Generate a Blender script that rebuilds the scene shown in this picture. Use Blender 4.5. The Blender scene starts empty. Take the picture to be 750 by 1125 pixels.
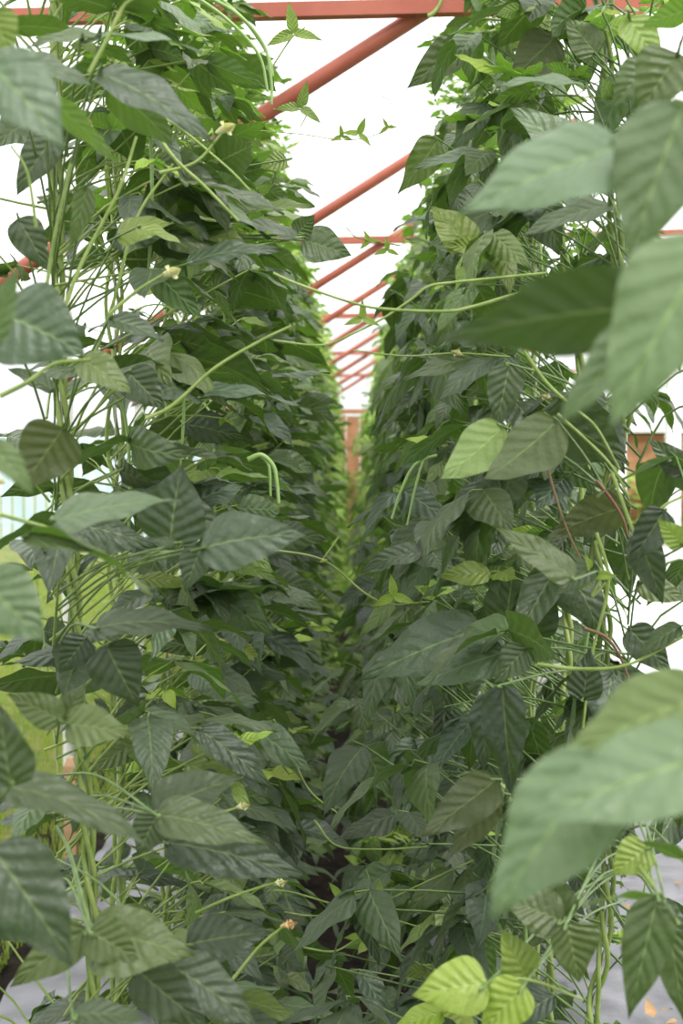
import bpy, math, random
import numpy as np
from mathutils import Vector, Matrix, Euler

random.seed(11)
RS = np.random.RandomState(7)
C = bpy.context.scene.collection
R = math.radians
sc = bpy.context.scene

# ------------------------------------------------------------------ camera
FPX = 1545.0
CAMZ = 1.45
CR = Euler((R(90 - 1.95), 0, R(0.48)), 'XYZ').to_matrix()
CP = Vector((0, 0, CAMZ))
cd = bpy.data.cameras.new('camera'); cam = bpy.data.objects.new('camera', cd); C.objects.link(cam)
cam.location = CP; cam.rotation_euler = (R(90 - 1.95), 0, R(0.48))
cd.sensor_fit = 'VERTICAL'; cd.sensor_height = 36; cd.lens = 36 * FPX / 1125
cd.dof.use_dof = True; cd.dof.focus_distance = 2.35; cd.dof.aperture_fstop = 6.3
cd.clip_start = 0.05; cd.clip_end = 300
sc.camera = cam

def P(px, py, d):
    """point of the place seen at a pixel of the photograph, d metres away"""
    v = CR @ Vector(((px - 375) / FPX, -(py - 562.5) / FPX, -1.0)) * d
    return np.array(CP + v)

CRn = np.array(CR)
def proj(p):
    q = CRn.T @ (np.asarray(p) - np.array(CP))
    d = -q[2]
    if d < 0.05: return (-9999, -9999, d)
    return (375 + q[0] / d * FPX, 562.5 - q[1] / d * FPX, d)

# ------------------------------------------------------------------ materials
def new_mat(name):
    m = bpy.data.materials.new(name); m.use_nodes = True
    nt = m.node_tree; nt.nodes.clear()
    return m, nt

class NT:
    def __init__(s, nt): s.nt = nt
    def n(s, t, **k):
        x = s.nt.nodes.new(t)
        for a, b in k.items(): setattr(x, a, b)
        return x
    def l(s, a, b): s.nt.links.new(a, b)
    def math(s, op, a, b=None, c=None, clamp=False):
        x = s.n('ShaderNodeMath', operation=op); x.use_clamp = clamp
        for i, v in enumerate((a, b, c)):
            if v is None: continue
            if isinstance(v, (int, float)): x.inputs[i].default_value = v
            else: s.l(v, x.inputs[i])
        return x.outputs[0]
    def mix(s, f, a, b):
        x = s.n('ShaderNodeMix', data_type='RGBA')
        for i, v in ((0, f), (6, a), (7, b)):
            if isinstance(v, (int, float)): x.inputs[i].default_value = v
            elif isinstance(v, tuple): x.inputs[i].default_value = (*v, 1)
            else: s.l(v, x.inputs[i])
        return x.outputs[2]
    def out(s, sh):
        o = s.n('ShaderNodeOutputMaterial'); s.l(sh, o.inputs[0])

def leaf_material(name, dark, fresh, under, under_fresh, trans, trans_f=0.3, rough=0.42, spec=0.62):
    m, nt = new_mat(name); N = NT(nt)
    uv = N.n('ShaderNodeUVMap'); uv.uv_map = 'UVMap'
    sx = N.n('ShaderNodeSeparateXYZ'); N.l(uv.outputs[0], sx.inputs[0])
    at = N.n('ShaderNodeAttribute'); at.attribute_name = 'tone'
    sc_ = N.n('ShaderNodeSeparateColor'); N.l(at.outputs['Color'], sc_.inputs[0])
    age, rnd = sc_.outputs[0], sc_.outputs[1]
    u = N.math('ABSOLUTE', N.math('MULTIPLY_ADD', sx.outputs[0], 2.0, -1.0))
    v = sx.outputs[1]
    # lateral veins sweep forward from the midrib
    wob = N.n('ShaderNodeTexNoise'); wob.inputs['Scale'].default_value = 22; tcw = N.n('ShaderNodeTexCoord'); N.l(tcw.outputs['Object'], wob.inputs['Vector'])
    s = N.math('SUBTRACT', v, N.math('MULTIPLY', N.math('POWER', u, 0.8), 0.24))
    s = N.math('ADD', s, N.math('MULTIPLY', wob.outputs[0], 0.09))
    ph = N.math('FRACT', N.math('MULTIPLY', s, 7.0))
    tri = N.math('ABSOLUTE', N.math('SUBTRACT', ph, 0.5))            # 0.5 on a vein, 0 between
    vein = N.math('SMOOTH_MIN', N.math('MULTIPLY', N.math('SUBTRACT', tri, 0.455, clamp=True), 18.0), 1.0, 0.1)
    mid = N.math('SUBTRACT', 1.0, N.math('DIVIDE', u, 0.06), clamp=True)
    vein = N.math('MAXIMUM', N.math('MULTIPLY', vein, N.math('SUBTRACT', 1.0, N.math('MULTIPLY', u, 0.8))), 0.0)
    vein = N.math('MAXIMUM', N.math('MULTIPLY', vein, 0.5), mid)
    geo = N.n('ShaderNodeNewGeometry')
    noi = N.n('ShaderNodeTexNoise'); noi.inputs['Scale'].default_value = 28; noi.inputs['Detail'].default_value = 3
    tc = N.n('ShaderNodeTexCoord'); N.l(tc.outputs['Object'], noi.inputs['Vector'])
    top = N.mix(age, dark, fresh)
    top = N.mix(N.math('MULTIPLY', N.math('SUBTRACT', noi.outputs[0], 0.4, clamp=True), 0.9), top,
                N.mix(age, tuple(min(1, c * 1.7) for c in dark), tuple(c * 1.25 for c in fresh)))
    top = N.mix(sc_.outputs[2], top, (0.125, 0.180, 0.105))  # pale channel: sage tint; on the large single leaves it is painted skylight
    und = N.mix(age, under, under_fresh)
    hs = N.n('ShaderNodeHueSaturation')
    N.l(N.math('MULTIPLY_ADD', rnd, 0.7, 0.68), hs.inputs['Value'])
    N.l(N.math('MULTIPLY_ADD', rnd, 0.03, 0.485), hs.inputs['Hue'])
    col = N.mix(geo.outputs['Backfacing'], top, und)
    vcol = N.mix(age, (0.20, 0.30, 0.10), (0.40, 0.52, 0.14))
    col = N.mix(N.math('MULTIPLY', vein, 0.62), col, vcol)
    N.l(col, hs.inputs['Color'])
    b = N.n('ShaderNodeBump'); b.inputs['Strength'].default_value = 0.8; b.inputs['Distance'].default_value = 0.0035
    fine = N.n('ShaderNodeTexNoise'); fine.inputs['Scale'].default_value = 160; N.l(tc.outputs['Object'], fine.inputs['Vector'])
    hgt = N.math('ADD', N.math('MULTIPLY', N.math('COSINE', N.math('MULTIPLY', N.math('SUBTRACT', ph, 0.5), 6.283)), N.math('MULTIPLY', noi.outputs[0], 0.42)), N.math('MULTIPLY', fine.outputs[0], 0.45))
    cr_ = N.n('ShaderNodeTexNoise'); cr_.inputs['Scale'].default_value = 45; N.l(tc.outputs['Object'], cr_.inputs['Vector'])
    hgt = N.math('ADD', hgt, N.math('MULTIPLY', cr_.outputs[0], 1.3))
    hgt = N.math('SUBTRACT', hgt, N.math('MULTIPLY', mid, 0.15))
    N.l(hgt, b.inputs['Height'])
    p = N.n('ShaderNodeBsdfPrincipled')
    N.l(hs.outputs[0], p.inputs['Base Color']); N.l(b.outputs[0], p.inputs['Normal'])
    N.l(N.math('MULTIPLY_ADD', geo.outputs['Backfacing'], 0.2, rough), p.inputs['Roughness'])
    p.inputs['Specular IOR Level'].default_value = spec
    p.inputs['Sheen Weight'].default_value = 0.05; p.inputs['Sheen Roughness'].default_value = 0.6
    t = N.n('ShaderNodeBsdfTranslucent')
    tcol = N.mix(age, trans, tuple(min(1, c * 3.2) for c in trans))
    tcol = N.mix(N.math('MULTIPLY', vein, 0.35), tcol, (0.35, 0.45, 0.12))
    N.l(tcol, t.inputs[0])
    mx = N.n('ShaderNodeMixShader'); mx.inputs[0].default_value = trans_f
    N.l(p.outputs[0], mx.inputs[1]); N.l(t.outputs[0], mx.inputs[2]); N.out(mx.outputs[0])
    return m

def simple(name, col, rough=0.6, spec=0.4, noise=None, nscale=20, bump=0, metallic=0, trans=None, tf=0.3):
    m, nt = new_mat(name); N = NT(nt)
    p = N.n('ShaderNodeBsdfPrincipled')
    p.inputs['Roughness'].default_value = rough; p.inputs['Specular IOR Level'].default_value = spec
    p.inputs['Metallic'].default_value = metallic
    p.inputs['Base Color'].default_value = (*col, 1)
    tc = N.n('ShaderNodeTexCoord')
    no = N.n('ShaderNodeTexNoise'); no.inputs['Scale'].default_value = nscale; no.inputs['Detail'].default_value = 5
    N.l(tc.outputs['Object'], no.inputs['Vector'])
    if noise:
        cr = N.n('ShaderNodeValToRGB'); cr.color_ramp.elements[0].position = 0.35; cr.color_ramp.elements[1].position = 0.65
        cr.color_ramp.elements[0].color = (*col, 1); cr.color_ramp.elements[1].color = (*noise, 1)
        N.l(no.outputs[0], cr.inputs[0]); N.l(cr.outputs[0], p.inputs['Base Color'])
    if bump:
        b = N.n('ShaderNodeBump'); b.inputs['Strength'].default_value = bump; b.inputs['Distance'].default_value = 0.02
        N.l(no.outputs[0], b.inputs['Height']); N.l(b.outputs[0], p.inputs['Normal'])
    sh = p.outputs[0]
    if trans:
        t = N.n('ShaderNodeBsdfTranslucent'); t.inputs[0].default_value = (*trans, 1)
        mx = N.n('ShaderNodeMixShader'); mx.inputs[0].default_value = tf
        N.l(sh, mx.inputs[1]); N.l(t.outputs[0], mx.inputs[2]); sh = mx.outputs[0]
    N.out(sh)
    return m

M = {}
M['leaf'] = leaf_material('bean_leaf', (0.021, 0.039, 0.021), (0.330, 0.450, 0.045), (0.042, 0.074, 0.020), (0.19, 0.31, 0.045), (0.065, 0.14, 0.010))
M['olive'] = leaf_material('olive_leaf', (0.05, 0.08, 0.03), (0.12, 0.2, 0.04), (0.060, 0.082, 0.030), (0.26, 0.36, 0.11), (0.13, 0.18, 0.02))
M['stem'] = simple('green_stem', (0.19, 0.28, 0.055), 0.45, 0.5, (0.33, 0.42, 0.12), 35, trans=(0.3, 0.45, 0.08), tf=0.15)
M['petiole'] = simple('petiole_green', (0.085, 0.15, 0.035), 0.45, 0.5, (0.16, 0.25, 0.07), 35)
M['stem_red'] = simple('reddish_stem', (0.16, 0.05, 0.035), 0.45, 0.5, (0.17, 0.12, 0.05), 25)
M['petal'] = simple('cream_petal', (0.62, 0.62, 0.25), 0.6, 0.2, (0.75, 0.72, 0.5), 60, trans=(0.7, 0.7, 0.3))
M['dry'] = simple('dry_flower', (0.45, 0.27, 0.11), 0.8, 0.1, (0.6, 0.42, 0.2), 60)
M['pod'] = simple('bean_pod', (0.24, 0.38, 0.10), 0.45, 0.4, (0.30, 0.44, 0.15), 50)
M['string'] = simple('white_twine', (0.62, 0.62, 0.55), 0.8, 0.2)
M['red'] = simple('red_oxide_paint', (0.33, 0.080, 0.048), 0.42, 0.4, (0.40, 0.115, 0.07), 7, bump=0.06)
M['wire'] = simple('galvanised_wire', (0.4, 0.4, 0.4), 0.4, 0.5, metallic=0.7)
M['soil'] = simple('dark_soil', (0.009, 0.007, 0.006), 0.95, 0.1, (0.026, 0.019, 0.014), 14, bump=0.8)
M['mulch'] = simple('grey_mulch_film', (0.06, 0.062, 0.07), 0.38, 0.5, (0.15, 0.15, 0.165), 6, bump=0.5)
M['grass_base'] = simple('grassy_ground', (0.06, 0.11, 0.02), 0.9, 0.1, (0.21, 0.20, 0.08), 9, bump=0.5)
M['blade'] = simple('grass_blade', (0.17, 0.27, 0.05), 0.6, 0.3, (0.30, 0.33, 0.09), 4, trans=(0.4, 0.55, 0.05), tf=0.35)
M['sheet'] = simple('white_ground_sheet', (0.78, 0.78, 0.78), 0.5, 0.4, (0.85, 0.85, 0.84), 3, bump=0.3)
M['wood'] = simple('stake_wood', (0.50, 0.30, 0.16), 0.8, 0.2, (0.60, 0.40, 0.24), 12, bump=0.2)
M['door'] = simple('brown_boards', (0.34, 0.16, 0.08), 0.8, 0.2, (0.44, 0.24, 0.13), 5, bump=0.2)
M['litter'] = simple('dry_leaf_litter', (0.28, 0.14, 0.06), 0.9, 0.1, (0.48, 0.32, 0.17), 18)
M['fence'] = simple('pale_blue_sheet', (0.42, 0.55, 0.60), 0.5, 0.4, (0.52, 0.64, 0.68), 2)
M['white_paint'] = simple('white_paint', (0.7, 0.7, 0.66), 0.6, 0.3)
M['yellow'] = simple('yellow_petal', (0.75, 0.60, 0.03), 0.6, 0.2, trans=(0.8, 0.65, 0.05))

def film_mat():
    m, nt = new_mat('white_roof_film'); N = NT(nt)
    tc = N.n('ShaderNodeTexCoord')
    wv = N.n('ShaderNodeTexWave'); wv.inputs['Scale'].default_value = 0.9; wv.inputs['Distortion'].default_value = 1.2
    wv.bands_direction = 'X'; N.l(tc.outputs['Object'], wv.inputs[0])
    k = N.math('MULTIPLY', N.math('POWER', wv.outputs['Fac'], 14), 0.35)
    col = N.mix(k, (0.94, 0.94, 0.95), (0.68, 0.69, 0.72))
    t = N.n('ShaderNodeBsdfTranslucent'); N.l(col, t.inputs[0])
    tr = N.n('ShaderNodeBsdfTransparent'); N.l(col, tr.inputs[0])
    mx = N.n('ShaderNodeMixShader'); mx.inputs[0].default_value = 0.55
    N.l(t.outputs[0], mx.inputs[1]); N.l(tr.outputs[0], mx.inputs[2])
    N.out(mx.outputs[0]); return m
M['film'] = film_mat()

# ------------------------------------------------------------------ mesh builder
class MB:
    def __init__(s):
        s.v = []; s.q = []; s.uv = []; s.t = []; s.mi = []; s.n = 0
    def add(s, v, q, uv=None, tone=None, mi=0):
        v = np.asarray(v, dtype=np.float32).reshape(-1, 3)
        s.v.append(v); s.q.append(np.asarray(q, dtype=np.int32).reshape(-1, 4) + s.n)
        s.uv.append(np.zeros((len(v), 2), np.float32) + 0.5 if uv is None else np.asarray(uv, np.float32))
        s.t.append(np.tile(np.array([0.5, 0.5, 0, 1], np.float32), (len(v), 1)) if tone is None else np.asarray(tone, np.float32))
        s.mi.append(np.full(len(s.q[-1]), mi, np.int32)); s.n += len(v)
    def box(s, lo, hi, mi=0, rot=None, org=None):
        x0, y0, z0 = lo; x1, y1, z1 = hi
        v = np.array([(x0,y0,z0),(x1,y0,z0),(x1,y1,z0),(x0,y1,z0),(x0,y0,z1),(x1,y0,z1),(x1,y1,z1),(x0,y1,z1)], float)
        if rot is not None:
            o = np.array(org if org is not None else (0,0,0)); v = (v - o) @ np.array(rot).T + o
        s.add(v, [(0,3,2,1),(4,5,6,7),(0,1,5,4),(1,2,6,5),(2,3,7,6),(3,0,4,7)], mi=mi)
    def tube(s, pts, r, sides=6, mi=0):
        pts = np.asarray(pts, float); K = len(pts)
        r = np.full(K, r) if np.isscalar(r) else np.asarray(r, float)
        t = np.gradient(pts, axis=0); t /= (np.linalg.norm(t, axis=1, keepdims=True) + 1e-9)
        m = t.mean(0); ref = np.array([1.0, 0, 0]) if abs(m[0]) < 0.6 * np.linalg.norm(m) + 1e-9 else np.array([0, 0.3, 1.0])
        a = np.cross(t, ref); a /= (np.linalg.norm(a, axis=1, keepdims=True) + 1e-9); b = np.cross(t, a)
        th = np.linspace(0, 2 * np.pi, sides, endpoint=False)
        v = pts[:, None] + r[:, None, None] * (np.cos(th)[None, :, None] * a[:, None] + np.sin(th)[None, :, None] * b[:, None])
        i = np.arange(K - 1)[:, None]; j = np.arange(sides)[None]; j2 = (j + 1) % sides
        q = np.stack([i * sides + j, i * sides + j2, (i + 1) * sides + j2, (i + 1) * sides + j], -1).reshape(-1, 4)
        s.add(v.reshape(-1, 3), q, mi=mi)
    def build(s, name, mats, parent=None, smooth=True, origin=None):
        me = bpy.data.meshes.new(name)
        v = np.concatenate(s.v); q = np.concatenate(s.q); uv = np.concatenate(s.uv); t = np.concatenate(s.t)
        if origin is not None: v = v - np.asarray(origin, np.float32)
        me.vertices.add(len(v)); me.vertices.foreach_set('co', v.ravel())
        me.loops.add(q.size); me.loops.foreach_set('vertex_index', q.ravel())
        me.polygons.add(len(q)); me.polygons.foreach_set('loop_start', np.arange(0, q.size, 4, dtype=np.int32))
        me.polygons.foreach_set('loop_total', np.full(len(q), 4, np.int32))
        if not isinstance(mats, (list, tuple)): mats = [mats]
        for m in mats: me.materials.append(m)
        me.polygons.foreach_set('material_index', np.concatenate(s.mi))
        me.polygons.foreach_set('use_smooth', np.full(len(q), smooth, bool))
        l = me.uv_layers.new(name='UVMap'); l.data.foreach_set('uv', uv[q.ravel()].ravel())
        a = me.color_attributes.new('tone', 'FLOAT_COLOR', 'POINT'); a.data.foreach_set('color', t.ravel())
        me.update(calc_edges=True)
        o = bpy.data.objects.new(name, me); C.objects.link(o)
        if parent is not None: o.parent = parent
        if origin is not None and parent is None: o.location = tuple(float(c) for c in origin)
        return o

def nrm(a): a = np.asarray(a, float); return a / (np.linalg.norm(a, axis=-1, keepdims=True) + 1e-9)

def leaflets(mb, B, D, Nn, L, wr=0.6, asym=0.0, bend=0.5, fold=0.25, curl=0.1, ruff=0.02, age=0.2, rnd=0.5, nu=6, nv=8, quilt=0.0, mi=0, a=0.46, b=1.2, sway=0.0, twist=0.0, pale=0.0):
    B = np.atleast_2d(B).astype(float); n = len(B)
    f = lambda x: np.broadcast_to(np.asarray(x, float), (n,)).reshape(n, 1, 1)
    D = nrm(np.atleast_2d(D)); Nn = np.atleast_2d(Nn).astype(float)
    Nn = nrm(Nn - (Nn * D).sum(1, keepdims=True) * D); S = np.cross(D, Nn)
    L, wr, asym, bend, fold, curl, ruff, sway, twist = map(f, (L, wr, asym, bend, fold, curl, ruff, sway, twist))
    t = np.linspace(0, 1, nv + 1)[None, :, None]; u = np.linspace(-1, 1, nu + 1)[None, None, :]
    tm = a / (a + b); norm_ = tm ** a * (1 - tm) ** b
    w = 0.5 * wr * L * (np.clip(t, 1e-4, 1) ** a * np.clip(1 - t, 1e-4, 1) ** b / norm_ * 0.97 + 0.008)
    w = w * (1 + asym * np.sign(u) * (1 - t) * 1.0)
    bd = np.where(np.abs(bend) < 0.02, 0.02, bend)
    pd = L * np.sin(bd * t) / bd; pn = -L * (1 - np.cos(bd * t)) / bd
    ca, sa = np.cos(bd * t), np.sin(bd * t)
    au = np.abs(u)
    lx = w * u * np.cos(fold) + sway * L * t * t
    ph = RS.rand(n, 1, 1) * 6.28
    h = w * au * np.sin(fold) - curl * w * u * u + ruff * L * np.sin(t * 14 + ph + u * 2) * au ** 2 * 0.6
    if np.any(np.asarray(quilt) > 0):
        s_ = t - 0.24 * au ** 0.8
        h = h + quilt * L * np.sin(np.pi * ((s_ * 7.0) % 1.0)) * np.clip(au * 5, 0, 1) * (1 - au ** 3) * np.clip((1 - t) * 4, 0, 1)
    ct, st = np.cos(twist * t), np.sin(twist * t)
    lx, h = lx * ct - h * st, h * ct + lx * st
    one = np.ones_like(u)
    co = B[:, None, None, :] + S[:, None, None, :] * lx[..., None] \
        + D[:, None, None, :] * ((pd * one) + h * sa)[..., None] + Nn[:, None, None, :] * ((pn * one) + h * ca)[..., None]
    cols, rows = nu + 1, nv + 1
    i = np.arange(nv)[:, None]; j = np.arange(nu)[None]
    q1 = np.stack([i * cols + j, i * cols + j + 1, (i + 1) * cols + j + 1, (i + 1) * cols + j], -1).reshape(-1, 4)
    q = (q1[None] + (np.arange(n) * cols * rows)[:, None, None]).reshape(-1, 4)
    uv = np.stack(np.broadcast_arrays(u * 0.5 + 0.5 + 0 * t, t + 0 * u), -1)
    uv = np.broadcast_to(uv, (n, rows, cols, 2)).reshape(-1, 2)
    tone = np.zeros((n, rows, cols, 4), np.float32); tone[..., 3] = 1
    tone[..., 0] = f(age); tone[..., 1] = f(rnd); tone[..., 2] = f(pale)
    mb.add(co.reshape(-1, 3), q, uv, tone.reshape(-1, 4), mi)

def curve(pts, n=24):
    """smooth Catmull-Rom curve through points"""
    p = np.asarray(pts, float)
    if len(p) == 2: return p[0] + (p[1] - p[0]) * np.linspace(0, 1, n)[:, None]
    p = np.vstack([2 * p[0] - p[1], p, 2 * p[-1] - p[-2]]); k = len(p) - 3
    out = []
    for s in np.linspace(0, k - 1e-6, n):
        i = int(s); t = s - i; a, b, c, d = p[i:i + 4]
        out.append(0.5 * (2 * b + (c - a) * t + (2 * a - 5 * b + 4 * c - d) * t * t + (3 * b - a - 3 * c + d) * t ** 3))
    return np.array(out)

def empty(name, loc):
    o = bpy.data.objects.new(name, None); C.objects.link(o); o.location = tuple(float(c) for c in loc); o.empty_display_size = 0.1
    return o
def tag(o, label=None, cat=None, group=None, kind=None):
    if label: o['label'] = label
    if cat: o['category'] = cat
    if group: o['group'] = group
    if kind: o['kind'] = kind
    return o

# ------------------------------------------------------------------ bean plants
def gap(z):
    """the open aisle between the rows: (left edge, right edge) at height z"""
    c = np.interp(z, [0, 0.8, 1.6, 2.2], [-0.12, -0.09, -0.02, 0.01])
    g = np.interp(z, [0, 0.15, 0.4, 0.9, 1.3, 1.6, 1.9, 2.2, 2.8], [0.05, -0.03, -0.05, 0.00, 0.075, 0.10, 0.15, 0.23, 0.28])
    return c - g, c + g

def vine_paths(rs, H=2.7, nv_=3):
    res = []
    for k in range(nv_):
        z = np.linspace(0.0, H - 0.15 * k, 90)
        ph = k * 2.1 + rs.rand(); pit = rs.uniform(0.22, 0.32)
        r = 0.008 + 0.012 * np.exp(-z * 6)
        w = 0.012 * np.sin(z * 2.1 + rs.rand() * 6)
        res.append(np.stack([r * np.cos(z / pit * 6.28 + ph) + w * 0.5, r * np.sin(z / pit * 6.28 + ph) + w, z], 1))
    return res

def foliage(rs, side, nleaf, lod, y0=0.0, x0=0.0, far=0.0, world_origin=None, tall=2.72):
    """leaves of one plant in its own coordinates; side=-1 left row (aisle towards +x), +1 right row"""
    mb = MB(); nu, nv = lod
    Bs, Ds, Ns, Ls, Ws, As, Be, Fo, Ag, Rn = ([] for _ in range(10))
    ax = -side
    Tw = []
    ntop = int(nleaf * 0.60)
    for k in range(nleaf + ntop):
        tuft = k >= nleaf
        z = tall * (k + rs.rand()) / nleaf if not tuft else rs.uniform(1.85, 2.85)
        z = max(0.08, z)
        inner = rs.rand() < (0.72 if not tuft else 0.5)
        phi = rs.normal(0, 0.85) if inner else rs.uniform(-3.14, 3.14)
        dx, dy = ax * math.cos(phi), math.sin(phi)
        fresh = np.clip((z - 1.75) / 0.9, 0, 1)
        if not tuft and fresh > 0.3 and rs.rand() < 0.35: continue
        pl = rs.uniform(0.06, 0.30) * (1 - 0.35 * fresh)
        el = rs.uniform(0.0, 0.7)
        node = np.array([rs.normal(0, 0.01), rs.normal(0, 0.02) , z])
        E = node + np.array([dx * math.cos(el), dy * math.cos(el), math.sin(el)]) * pl
        young = tuft or rs.rand() < 0.15 + 0.35 * fresh
        L = rs.uniform(0.10, 0.158) * (1 - 0.25 * fresh)
        if young: L *= rs.uniform(0.3, 0.65)
        dr = rs.normal(0.12, 0.22) if side < 0 else rs.normal(0.58, 0.30)
        if young: dr = rs.uniform(-0.6, 0.5)
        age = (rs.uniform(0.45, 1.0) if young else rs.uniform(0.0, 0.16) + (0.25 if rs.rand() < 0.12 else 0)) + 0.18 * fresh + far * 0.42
        # clearance of the aisle
        lim = abs(np.mean(gap(z)) - x0) if False else 0
        tipx = x0 + E[0] + dx * L * math.cos(dr)
        gl, gr = gap(z)
        jit = rs.normal(0, 0.05 if z < 2 else 0.07)
        if side < 0:
            if tipx > gl + jit: E[0] -= tipx - (gl + jit)
            elif inner and not tuft and dx > 0.3: E[0] += (gl + jit - tipx) * rs.uniform(0, 0.9) ** 1.3
        else:
            if tipx < gr + jit: E[0] += (gr + jit) - tipx
            elif inner and not tuft and dx < -0.3: E[0] -= (tipx - gr - jit) * rs.uniform(0, 0.9) ** 1.3
        if y0 > 0:
            wp = np.array([x0, y0, 0]) + E
            px, py, d = proj(wp); px2, py2, d2 = proj(wp + np.array([dx, dy, -0.4]) * L)
            if d < 1.75 and (-120 < px < 870 or -120 < px2 < 870): continue
            if -40 < px2 < 790 and d2 < 1.65: continue
        hd = math.hypot(E[0], E[1])
        node[2] = max(0.03, E[2] - hd * rs.uniform(0.1, 1.1))
        mid = (node + E) / 2 + np.array([0, rs.normal(0, 0.02), rs.uniform(-0.01, 0.04)])
        mb.tube(curve([node, mid, E, E + nrm([dx, dy, -0.15])[...] * 0.022 * (L / 0.13)], 7), np.linspace(0.0022, 0.0011, 7), 4, mi=1)
        for kk in (0, 1, 2):
            ph2 = phi + (0, 1.25, -1.25)[kk] + rs.normal(0, 0.15)
            d_ = np.array([ax * math.cos(ph2) * math.cos(dr), math.sin(ph2) * math.cos(dr), -math.sin(dr * (1 if kk == 0 else 0.75))])
            Bp = E + (nrm([dx, dy, -0.15]) * 0.022 * (L / 0.13) if kk == 0 else 0)
            roll = rs.normal(0, 0.5)
            up = np.array([math.sin(roll) * -d_[1], math.sin(roll) * d_[0], math.cos(roll)])
            up = up + 0.25 * np.array([ax, 0, 0]) * (1 if side > 0 else 0.3)
            Bs.append(Bp); Ds.append(d_); Ns.append(up); Ls.append(L * (1 if kk == 0 else 0.9)); Ws.append(rs.uniform(0.42, 0.62)); Tw.append(rs.normal(0, 0.55))
            As.append((0, 0.22, -0.22)[kk] * ax); Be.append(rs.uniform(0.2, 1.05) if not young else 0.25); Fo.append(rs.uniform(-0.05, 0.55))
            Ag.append(min(1, age)); Rn.append(rs.rand())
    if Bs:
        leaflets(mb, np.array(Bs), np.array(Ds), np.array(Ns), np.array(Ls), np.array(Ws), np.array(As), np.array(Be), np.array(Fo),
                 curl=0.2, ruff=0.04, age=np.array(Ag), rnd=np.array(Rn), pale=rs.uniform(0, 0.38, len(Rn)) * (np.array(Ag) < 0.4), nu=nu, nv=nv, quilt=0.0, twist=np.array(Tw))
    return mb

def flower_mb(o, d, s=1.0, mi=0):
    s = s * 0.62; mb = MB(); d = nrm(d); x = nrm(np.cross(d, [0.3, 0.2, 1])); y = np.cross(d, x)
    B = np.array([o] * 4); D = np.array([d * 0.5 + x, d * 0.5 - x, d + y * 0.3, d - y * 0.3])
    leaflets(mb, B, D, np.array([d, d, y, -y]), 0.017 * s, 0.95, bend=0.6, fold=0.3, nu=4, nv=4)
    mb.tube(curve([o - d * 0.012 * s, o, o + d * 0.012 * s], 5), np.array([0.0015, 0.004, 0.005, 0.004, 0.001]) * s, 6)
    return mb

def add_flower(parent, org, p, d, dry=False):
    return flower_mb(np.asarray(p) - org, d, random.uniform(0.8, 1.3)).build('flower', M['dry' if dry else 'petal'], parent)

def add_extras(root, org, rs, side, y):
    """flower stalks, pods and little shoots carried by one near plant"""
    ax = -side
    for k in range(4):
        z = rs.uniform(0.5, 2.3); ph = rs.normal(0, 0.9); ln = rs.uniform(0.14, 0.26)
        d = np.array([ax * math.cos(ph), math.sin(ph), rs.uniform(-0.1, 0.5)])
        a = np.array([0, 0, z]); b = a + d * ln
        if abs(b[0] + org[0] - np.mean(gap(z))) < 0.08: continue
        wd = proj(b + org)
        if wd[2] < 1.5 and -60 < wd[0] < 810: continue
        mb = MB(); mb.tube(curve([a, (a + b) / 2 + [0, 0, 0.02], b], 8), 0.0017, 5)
        st = mb.build('flower_stalk', M['stem'], root)
        fl = flower_mb(b, d, rs.uniform(0.8, 1.2)).build('flower', M['dry' if rs.rand() < 0.3 else 'petal'], st)
    for k in range(2):
        z = rs.uniform(0.7, 2.2); a = np.array([ax * rs.uniform(0.05, 0.15), rs.uniform(-0.15, 0.15), z])
        if proj(a + org)[2] < 1.5: continue
        ln = rs.uniform(0.15, 0.35)
        mb = MB(); mb.tube(curve([a * [0, 0, 1], a * [0.6, 0.6, 1] + [0, 0, 0.03], a, a + [0.01 * ax, 0.0, -ln * 0.5], a + [0.0, 0.02, -ln]], 16),
                           np.r_[np.full(6, 0.0016), np.full(8, 0.0028), 0.0024, 0.001], 6)
        mb.build('pod', M['pod'], root)

string_mesh = None
def support_string(x, y, lab, group=None):
    global string_mesh
    z = np.linspace(0.0, 2.735, 14)
    if string_mesh is None:
        mb = MB(); mb.tube(np.stack([0.001 * np.sin(z * 9), 0 * z, z], 1), 0.0016, 5)
        o = mb.build('support_string', M['string']); string_mesh = o.data
    else:
        o = bpy.data.objects.new('support_string', string_mesh); C.objects.link(o)
    o.location = (x, y, 0)
    tag(o, lab, 'string', group)
    return o

XL, XR = -0.43, 0.44
plants = {-1: [], 1: []}
near_words = {
 -1: ['first plant of the left row, big blurred leaves at the left edge',
      'second plant of the left row, between the blurred edge leaves and the leftmost twisted vine',
      'bean plant on the twisted vine nearest the left edge, large grey-green leaf at mid height',
      'fourth plant of the left row, just behind the leftmost twisted vine',
      'fifth plant of the left row, long leaves stretching towards the aisle',
      'sixth plant of the left row, just before the nearest red cross beam',
      'seventh plant of the left row, right under the nearest red cross beam',
      'eighth plant of the left row, first one behind the nearest red cross beam'],
  1: ['first plant of the right row, huge blurred leaves at the right edge',
      'second plant of the right row, between the huge blurred leaves and the twisted vines',
      'bean plant on the pale twisted vines nearest the right edge, with yellow-green leaf undersides',
      'fourth plant of the right row, just behind the pale twisted vines',
      'fifth plant of the right row, drooping grey-green leaves over the aisle',
      'sixth plant of the right row, beside the nearest red cross beam',
      'seventh plant of the right row, just behind the nearest red cross beam',
      'eighth plant of the right row, between the nearest cross beam and the lone slanted pipe']}
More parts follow.
